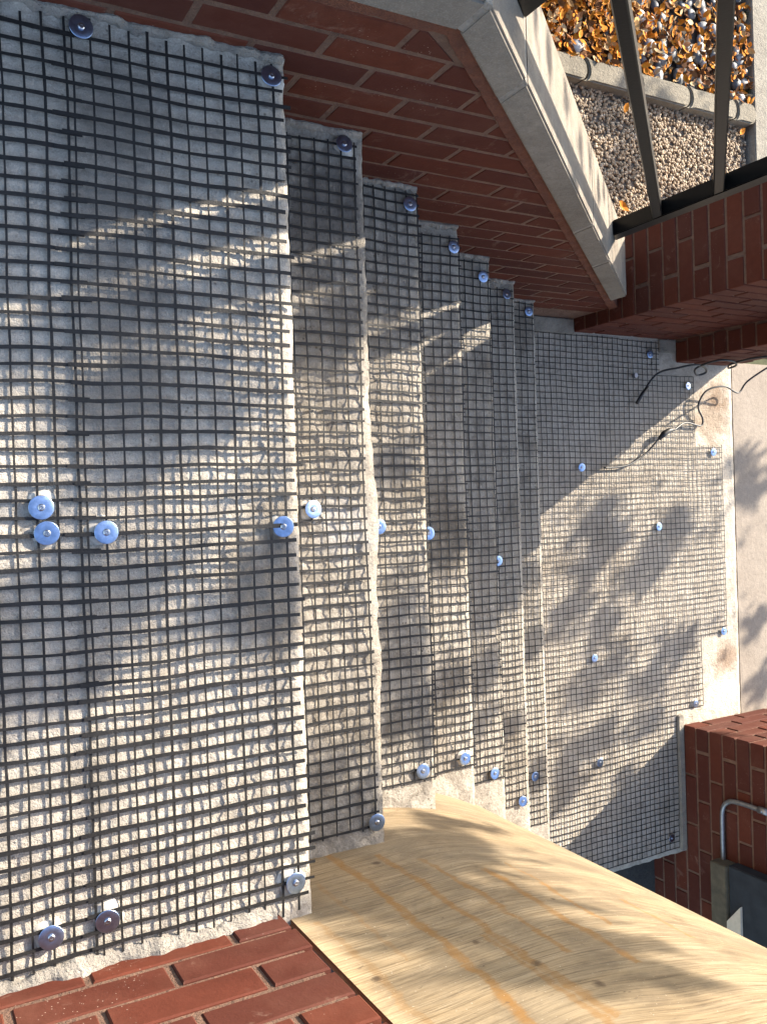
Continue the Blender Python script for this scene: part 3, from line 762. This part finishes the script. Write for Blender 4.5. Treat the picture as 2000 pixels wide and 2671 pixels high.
cd = thing('conduit', 'grey metal conduit bending across the sunlit brick pier', 'conduit', (2.852, -1.22, -1.2))
mb = MB(); mb.tube(smooth_path([(2.855, -1.50, -1.195), (2.855, -1.36, -1.195), (2.855, -1.27, -1.190), (2.855, -1.232, -1.160), (2.855, -1.222, -1.110), (2.855, -1.222, -1.0), (2.855, -1.222, -.85)], 6), .0095, 12); mb.build('tube', M['conduit'], cd, None, True)
mb = MB(); mb.tube([(2.855, -1.222, -1.02), (2.855, -1.222, -.975)], .0135, 12); mb.build('coupling', M['conduit'], cd, None, True)
mb = MB(); mb.tube([(2.855, -1.222, -1.000), (2.84, -1.222, -1.000)], .0045, 6); mb.build('set_screw', M['screw'], cd, None, True)
eb = thing('electrical_box', 'dark grey panel box mounted on brick beyond the plywood edge', 'electrical box', (2.85, -1.7, -1.2))
box('body', (2.812, 2.867, -2.05, -1.468, -1.135, -.55), M['panel'], eb, .004)
box('sill_board', (2.800, 2.867, -2.05, -1.472, -1.215, -1.139), M['oldwood'], eb, .003)
v, f = box_vf(0, .012, -.21, -.085, 0, .10); 
patch_v = [(2.796, -1.80, -1.136), (2.796, -1.685, -1.136), (2.796, -1.605, -1.070), (2.796, -1.80, -1.070)]  # pale plate added as a stand-in for a patch of sun on the box
v = patch_v + [(p[0] + .012, p[1], p[2]) for p in patch_v]
tag(link_mesh('board_offcut', v, [(0, 1, 2, 3)[::-1], (4, 5, 6, 7), (0, 1, 5, 4), (1, 2, 6, 5), (2, 3, 7, 6), (3, 0, 4, 7)], M['paleboard']), 'pale cut board with slanted end leaning on the dark panel box', 'board')

# ------------------------------------------------------------------ gravel, edging stones, pebbles, leaves
ico = bmesh.new(); bmesh.ops.create_icosphere(ico, subdivisions=1, radius=1.0); IV = [v.co.copy() for v in ico.verts]; IF = [tuple(v.index for v in f.verts) for f in ico.faces]; ico.free()
gr = MB()
for _ in range(11500):
    x, y = U(1.75, 3.365), U(.93, 1.625)
    if y < 1.02 and x < 2.2: continue
    r = U(.0046, .0086); q = Quaternion((U(-1, 1), U(-1, 1), U(-1, 1)), U(0, 6)); s = Vector((r * U(.8, 1.35), r, r * U(.6, .95))); o = Vector((x, y, -1.406 + r * U(.1, .75)))
    gr.add([o + q @ Vector((p.x * s.x, p.y * s.y, p.z * s.z)) for p in IV], IF)
g = gr.build('gravel', M['gravel'], None, None, True); g['kind'] = 'stuff'; g['label'] = 'loose tan pea gravel covering the path beyond the stair wall'; g['category'] = 'gravel'

def edging(x0, x1, y0, y1, label, first=False):
    """edging stone with a convex right end and a concave left end"""
    z0, z1 = -1.50, -1.352; N = 8; top = []
    r = (y1 - y0) / 2; cy = (y0 + y1) / 2; bul = r * .75
    for i in range(N + 1): a = -math.pi / 2 + math.pi * i / N; top.append((x1 - bul + bul * math.cos(a), cy + r * math.sin(a)))
    if first:
        for i in range(1, N): a = math.pi / 2 + math.pi * i / N; top.append((x0 + bul + bul * math.cos(a), cy + r * math.sin(a)))
    else:
        for i in range(N + 1): a = math.pi / 2 - math.pi * i / N; top.append((x0 - bul + bul * math.cos(a) + .006, cy + r * math.sin(a)))
    n = len(top); v = [(x, y, z0) for x, y in top] + [(x, y, z1 + .002 * nz(x * 9, y * 9, 1)) for x, y in top]
    f = [tuple(range(n))[::-1], tuple(range(n, 2 * n))] + [(i, (i + 1) % n, n + (i + 1) % n, n + i) for i in range(n)]
    o = link_mesh('edging_stone', v, f, M['edging'])
    bm = bmesh.new(); bm.from_mesh(o.data); bmesh.ops.recalc_face_normals(bm, faces=bm.faces[:])
    bmesh.ops.bevel(bm, geom=[e for e in bm.edges if all(vv.co.z > -1.4 for vv in e.verts)], offset=.006, segments=2, affect='EDGES'); bm.to_mesh(o.data); bm.free()
    tag(o, label, 'edging stone', 'edging stones between gravel and leaf bed')
YE0, YE1 = 1.62, 1.708
edging(2.13, 2.41, YE0, YE1, 'grey edging stone with rounded end nearest the stone coping', True)
edging(2.415, 2.69, YE0, YE1, 'grey edging stone second from the stone coping')
edging(2.695, 2.975, YE0, YE1, 'grey edging stone between the two sloping black rails')
edging(2.98, 3.26, YE0, YE1, 'grey edging stone behind the upper black rail')
edging(3.265, 3.384, YE0, YE1, 'short grey edging stone touching the sidewalk')
edging(1.84, 2.125, YE0, YE1, 'grey edging stone mostly hidden behind the stone coping', True)

pm = []
for q in range(6):
    bm = bmesh.new(); bmesh.ops.create_icosphere(bm, subdivisions=2, radius=1.0)
    for v_ in bm.verts: v_.co *= 1 + .16 * noise.noise(v_.co * .9 + Vector((q * 7, 0, 0)))
    me = bpy.data.meshes.new('river_pebble'); bm.to_mesh(me); bm.free(); me.polygons.foreach_set('use_smooth', [True] * len(me.polygons)); pm.append(me)
pebs = {}
for kind in ('dark', 'grey', 'pale'):
    for q, me in enumerate(pm):
        c = me.copy(); c.materials.append(M['peb_' + kind]); pebs[(kind, q)] = c
placed = []
tries = 0
while len(placed) < 105 and tries < 8000:
    tries += 1
    x, y = U(2.35, 3.36), U(1.72, 2.32)
    if R() > (.06 + .95 * max(0, x - 2.6) / .75) * (1.35 - (y - 1.72) * 1.0): continue
    r = U(.017, .033)
    if any((x - a) ** 2 + (y - b) ** 2 < (.78 * (r + c)) ** 2 for a, b, c in placed): continue
    placed.append((x, y, r))
    kind = random.choice(('dark', 'dark', 'grey', 'grey', 'pale'))
    o = bpy.data.objects.new('river_pebble', pebs[(kind, random.randrange(6))]); COL.objects.link(o)
    o.location = (x, y, -1.402 + r * .55); o.scale = (r * U(1.05, 1.45), r, r * U(.6, .8)); o.rotation_euler = (U(-.3, .3), U(-.3, .3), U(0, 6.28))
    tag(o, {'dark': 'smooth dark grey river pebble among the fallen leaves', 'grey': 'smooth mid grey river pebble among the fallen leaves', 'pale': 'smooth pale river pebble among the fallen leaves'}[kind], 'pebble', kind + ' river pebbles in the leaf bed')

def leaf_vf(o, size, q, curl):
    out = [(-1, 0), (-.55, .42), (.1, .50), (.6, .28), (1.05, 0), (.6, -.28), (.1, -.50), (-.55, -.42)]
    v = [o + q @ Vector((0, 0, 0))] + [o + q @ Vector((x * size, y * size, curl * size * (x * x * .6 + y * y * 1.8))) for x, y in out]
    return v, [(0, i, i % 8 + 1) for i in range(1, 9)]
lt = MB()
for _ in range(4800):
    x, y = U(1.9, 3.37), 1.70 + abs(random.gauss(0, .36))
    dens = 1.0 if x < 2.75 else .5
    if y < 1.78: dens *= .7
    if R() > dens or y > 3.0: continue
    q = Quaternion((U(-1, 1), U(-1, 1), 0.01), U(0, .95)) @ Quaternion((0, 0, 1), U(0, 6.28))
    v, f = leaf_vf(Vector((x, y, U(-1.400, -1.352))), U(.011, .025), q, U(-.4, 1.0)); lt.add(v, f, random.choice((0, 0, 0, 0, 1, 2, 2, 2, 3)))
o = lt.build('leaf_litter', [M['lf_orange'], M['lf_tan'], M['lf_brown'], M['lf_pale']]); o['kind'] = 'stuff'; o['label'] = 'orange and brown fallen leaves covering the pebble bed'; o['category'] = 'leaves'
for (x, y, z, sz, lab) in ((2.63, 1.565, -1.385, .026, 'orange leaf lying on gravel just below the edging stone'), (2.60, 1.165, -1.385, .032, 'large orange leaf lying on gravel near the black post'), (3.32, 1.59, -1.385, .024, 'orange leaf on gravel in the corner by the sidewalk'), (2.665, 1.14, -1.388, .018, 'small yellow leaf lying beside the large orange leaf')):
    v, f = leaf_vf(Vector((0, 0, 0)), sz, Quaternion((0, 0, 1), U(0, 6)), .6); o = link_mesh('fallen_leaf', v, f, M['lf_orange']); o.location = (x, y, z); tag(o, lab, 'leaf', 'single leaves on the gravel')

# ------------------------------------------------------------------ shrub behind the coping
def foliage(mb, c, rx, ry, rz, n, s0, s1, mi):
    for _ in range(n):
        d = Vector((random.gauss(0, .5), random.gauss(0, .5), random.gauss(0, .5)))
        o = Vector((c[0] + d.x * rx, c[1] + d.y * ry, c[2] + d.z * rz))
        q = Quaternion((U(-1, 1), U(-1, 1), U(-1, 1)), U(0, 6.28)); v, f = leaf_vf(o, U(s0, s1), q, U(-.2, .7)); mb.add(v, f, mi if R() < .8 else 1 - mi)
sh = thing('shrub', 'dark green shrub above the leaf bed beside the railing', 'shrub', (2.25, 2.14, -1.4))
mb = MB()
for c in ((2.02, 2.05, -1.12), (2.22, 2.17, -1.17), (2.45, 2.23, -1.18), (2.65, 2.28, -1.22), (1.7, 2.1, -1.05), (2.3, 2.5, -1.0)): foliage(mb, c, .16, .12, .14, 240, .018, .036, 0)
mb.build('foliage', [M['lf_dark'], M['lf_green']], sh)
mb = MB()
for _ in range(16):
    a = U(0, 6.28); mb.tube([(2.25 + U(-.2, .2), 2.2 + U(-.05, .05), -1.42), (2.3 + .25 * math.cos(a), 2.22 + .1 * math.sin(a), -1.2), (2.28 + .45 * math.cos(a), 2.22 + .2 * math.sin(a), -1.05)], [.006, .004, .002], 5)
mb.build('stems', M['bark'], sh)
# grass tufts on the joint of the sidewalk
tf = MB()
for (cx_, cy_) in ((3.375, 2.12), (3.372, 2.05), (3.37, 1.78)):
    for _ in range(26):
        a = U(0, 6.28); l = U(.03, .06); b0 = Vector((cx_ + U(-.01, .01), cy_ + U(-.02, .02), -1.40)); t0 = b0 + Vector((math.cos(a) * l * .7, math.sin(a) * l * .7, l)); w = Vector((-math.sin(a), math.cos(a), 0)) * .0015
        tf.add([b0 - w, b0 + w, t0], [(0, 1, 2)])
o = tf.build('grass_tufts', M['lf_green']); o['kind'] = 'stuff'; o['label'] = 'short grass blades growing along the sidewalk edge'; o['category'] = 'grass'

# ------------------------------------------------------------------ the tree whose sparse crown dapples the stairs
SHADE = [(.56, -.64, -.10, .05), (.62, -.64, -.06, .05), (.68, -.64, -.14, .05), (.70, -.64, -.02, .05), (.76, -.64, -.08, .05), (.82, -.645, -.05, .045), (.60, -.64, -.12, .05), (.66, -.64, -.05, .05), (.72, -.64, -.16, .05), (.79, -.64, -.13, .045), (.93, -.66, -.20, .045), (.99, -.67, -.30, .04), (.58, -.64, -.02, .04), (.65, -.64, .03, .04), (.78, -.64, .20, .05), (.84, -.645, .25, .05), (.70, -.64, .10, .04), (.91, -.655, .29, .045), (0.34, 0.15, 0.0, 0.05), (0.39, 0.13, 0.0, 0.035), (0.29, 0.17, 0.0, 0.04), (0.17, -0.14, 0.0, 0.07), (0.15, -0.18, 0.0, 0.07), (0.2, -0.18, 0.0, 0.05), (0.5, -0.1, 0.0, 0.05), (0.3, 0.07, 0.0, 0.03), (0.48, -0.16, 0.0, 0.04), (0.28, 0.27, 0.0, 0.05), (0.71, 0.34, -0.2, 0.05), (0.69, 0.29, -0.2, 0.045), (0.69, -0.6, -0.2, 0.06), (0.64, -0.51, -0.2, 0.035), (0.95, 0.08, -0.4, 0.035), (0.96, -0.27, -0.4, 0.05), (0.95, -0.37, -0.4, 0.06), (0.96, -0.46, -0.4, 0.045), (0.97, 0.45, -0.4, 0.05), (1.19, -0.02, -0.6, 0.045), (1.2, -0.11, -0.6, 0.05), (1.2, 0.26, -0.6, 0.06), (1.19, -0.46, -0.6, 0.04), (1.19, 0.14, -0.6, 0.04), (1.44, -0.33, -0.8, 0.04), (1.44, -0.49, -0.8, 0.045), (1.42, -0.63, -0.8, 0.03), (1.69, 0.04, -1.0, 0.05), (1.68, -0.3, -1.0, 0.05), (1.66, -0.73, -1.0, 0.04), (1.92, -0.28, -1.2, 0.05), (1.91, -0.52, -1.2, 0.05), (1.91, -0.98, -1.2, 0.05), (2.43, -0.09, -1.4, 0.05), (2.5, -0.17, -1.4, 0.05), (2.35, -0.27, -1.4, 0.05), (2.28, -0.46, -1.4, 0.05), (2.44, -0.51, -1.4, 0.05), (2.76, -0.22, -1.4, 0.06), (2.87, -0.12, -1.4, 0.045), (2.65, -0.34, -1.4, 0.045), (2.51, -0.67, -1.4, 0.045), (2.33, -0.76, -1.4, 0.05), (2.68, -0.78, -1.4, 0.05), (2.85, -0.65, -1.4, 0.06), (2.28, -0.99, -1.4, 0.045), (2.42, -0.97, -1.4, 0.045), (2.67, -0.94, -1.4, 0.04), (2.25, -1.12, -1.4, 0.045), (2.54, -1.14, -1.4, 0.035), (3.33, 0.02, -1.4, 0.07), (3.34, -0.6, -1.4, 0.04), (3.36, -0.87, -1.4, 0.05), (3.28, 0.13, -1.4, 0.05), (2.58, 1.29, -1.4, 0.07), (2.69, 1.51, -1.4, 0.05), (2.5, 1.53, -1.4, 0.05), (2.89, 1.2, -1.4, 0.05), (0.85, -0.65, -0.18, 0.05), (0.87, -0.65, -0.12, 0.05), (0.86, -0.65, 0.09, 0.05), (0.72, -0.64, 0.17, 0.04), (0.76, -0.64, 0.31, 0.05), (0.8, -0.64, 0.36, 0.05), (1.07, -0.7, -0.28, 0.03), (0.66, -0.64, -0.08, 0.05), (0.89, -0.65, 0.37, 0.04), (1.1, .82, -.03, .035), (1.25, .84, -.16, .03), (1.4, .80, -.28, .035), (1.52, .83, -.39, .025), (1.65, .80, -.5, .03), (1.75, .84, -.58, .02), (1.0, .85, .06, .025)]
tree = thing('tree', 'autumn tree with sparse leafy crown standing beyond the sidewalk', 'tree', (6.3, 5.8, -1.66))
random.seed(5)
side = S.cross(Vector((0, 0, 1))).normalized(); upv = side.cross(S).normalized()
cl = []
crown = MB()
for (x, y, z, r) in SHADE:
    r *= 1.45 if (x > 2 and z < -1.3) else 1.4 if (y < -.62 and x < 1.2 and z < .05) else 1.15 if (y < -.62 and x < 1.2) else 1.0 if y > .75 else 1.25
    d = U(2.9, 4.2); c = Vector((x, y, z)) + S * d; cl.append(c)
    for _ in range(int(10 + (r / .05) ** 2 * 26)):
        w_ = .42 if R() < .68 else .95
        o = c + side * random.gauss(0, r * w_) + upv * random.gauss(0, r * w_ * .85) + S * U(-.15, .15)
        q = Quaternion((U(-1, 1), U(-1, 1), U(-1, 1)), U(0, 6.28)); v, f = leaf_vf(o, U(.022, .040) * (1 if w_ < .5 else .7), q, U(-.2, .5)); crown.add(v, f, random.choice((0, 1, 2, 2, 3)))
# the rest of the crown, to the sides of and above the part that shades the stairs
for _ in range(150):
    c = Vector((5.9, 5.4, 3.0)) + Vector((U(-2.2, 2.2), U(-1.4, 2.2), U(-1.0, 2.0)))
    # keep only twigs whose shade misses the staircase
    t = (c.z + .7) / S.z; h = c - S * t
    if -.6 < h.x < 3.9 and -1.8 < h.y < 2.6: continue
    cl.append(c)
    for _ in range(16):
        q = Quaternion((U(-1, 1), U(-1, 1), U(-1, 1)), U(0, 6.28)); v, f = leaf_vf(c + Vector((random.gauss(0, .16), random.gauss(0, .16), random.gauss(0, .12))), U(.02, .035), q, U(-.2, .5)); crown.add(v, f, random.choice((0, 1, 2, 2, 3)))
crown.build('crown', [M['lf_orange'], M['lf_tan'], M['lf_brown'], M['lf_green']], tree)
tr = MB()
base = Vector((6.3, 5.8, -1.7)); fork = Vector((6.2, 5.5, 1.5))
tr.tube(smooth_path([base, (6.28, 5.78, -.7), (6.25, 5.65, .5), fork]), [.20 - .004 * i for i in range(19)], 10)
mains = []
for q in range(9):
    a = q * 2.4; tip = Vector((5.5, 5.5, 2.2)) + Vector((1.3 * math.cos(a), .6 * math.sin(a), U(-.2, .9)))
    mid = fork.lerp(tip, .5) + Vector((U(-.2, .2), U(-.2, .2), .35)); pth = smooth_path([fork, mid, tip], 5); mains.append(pth)
    tr.tube(pth, [.07 - .005 * i for i in range(len(pth))], 7)
for c in cl:
    best = min((p for m_ in mains for p in m_[3:]), key=lambda p: (p - c).length)
    mid = best.lerp(c, .5) + Vector((0, 0, U(.0, .15))); tr.tube(smooth_path([best, mid, c], 4), [.0028 - .0002 * i for i in range(9)], 4)
tr.build('trunk', M['bark'], tree, None, True)
print('objects', len(bpy.data.objects))
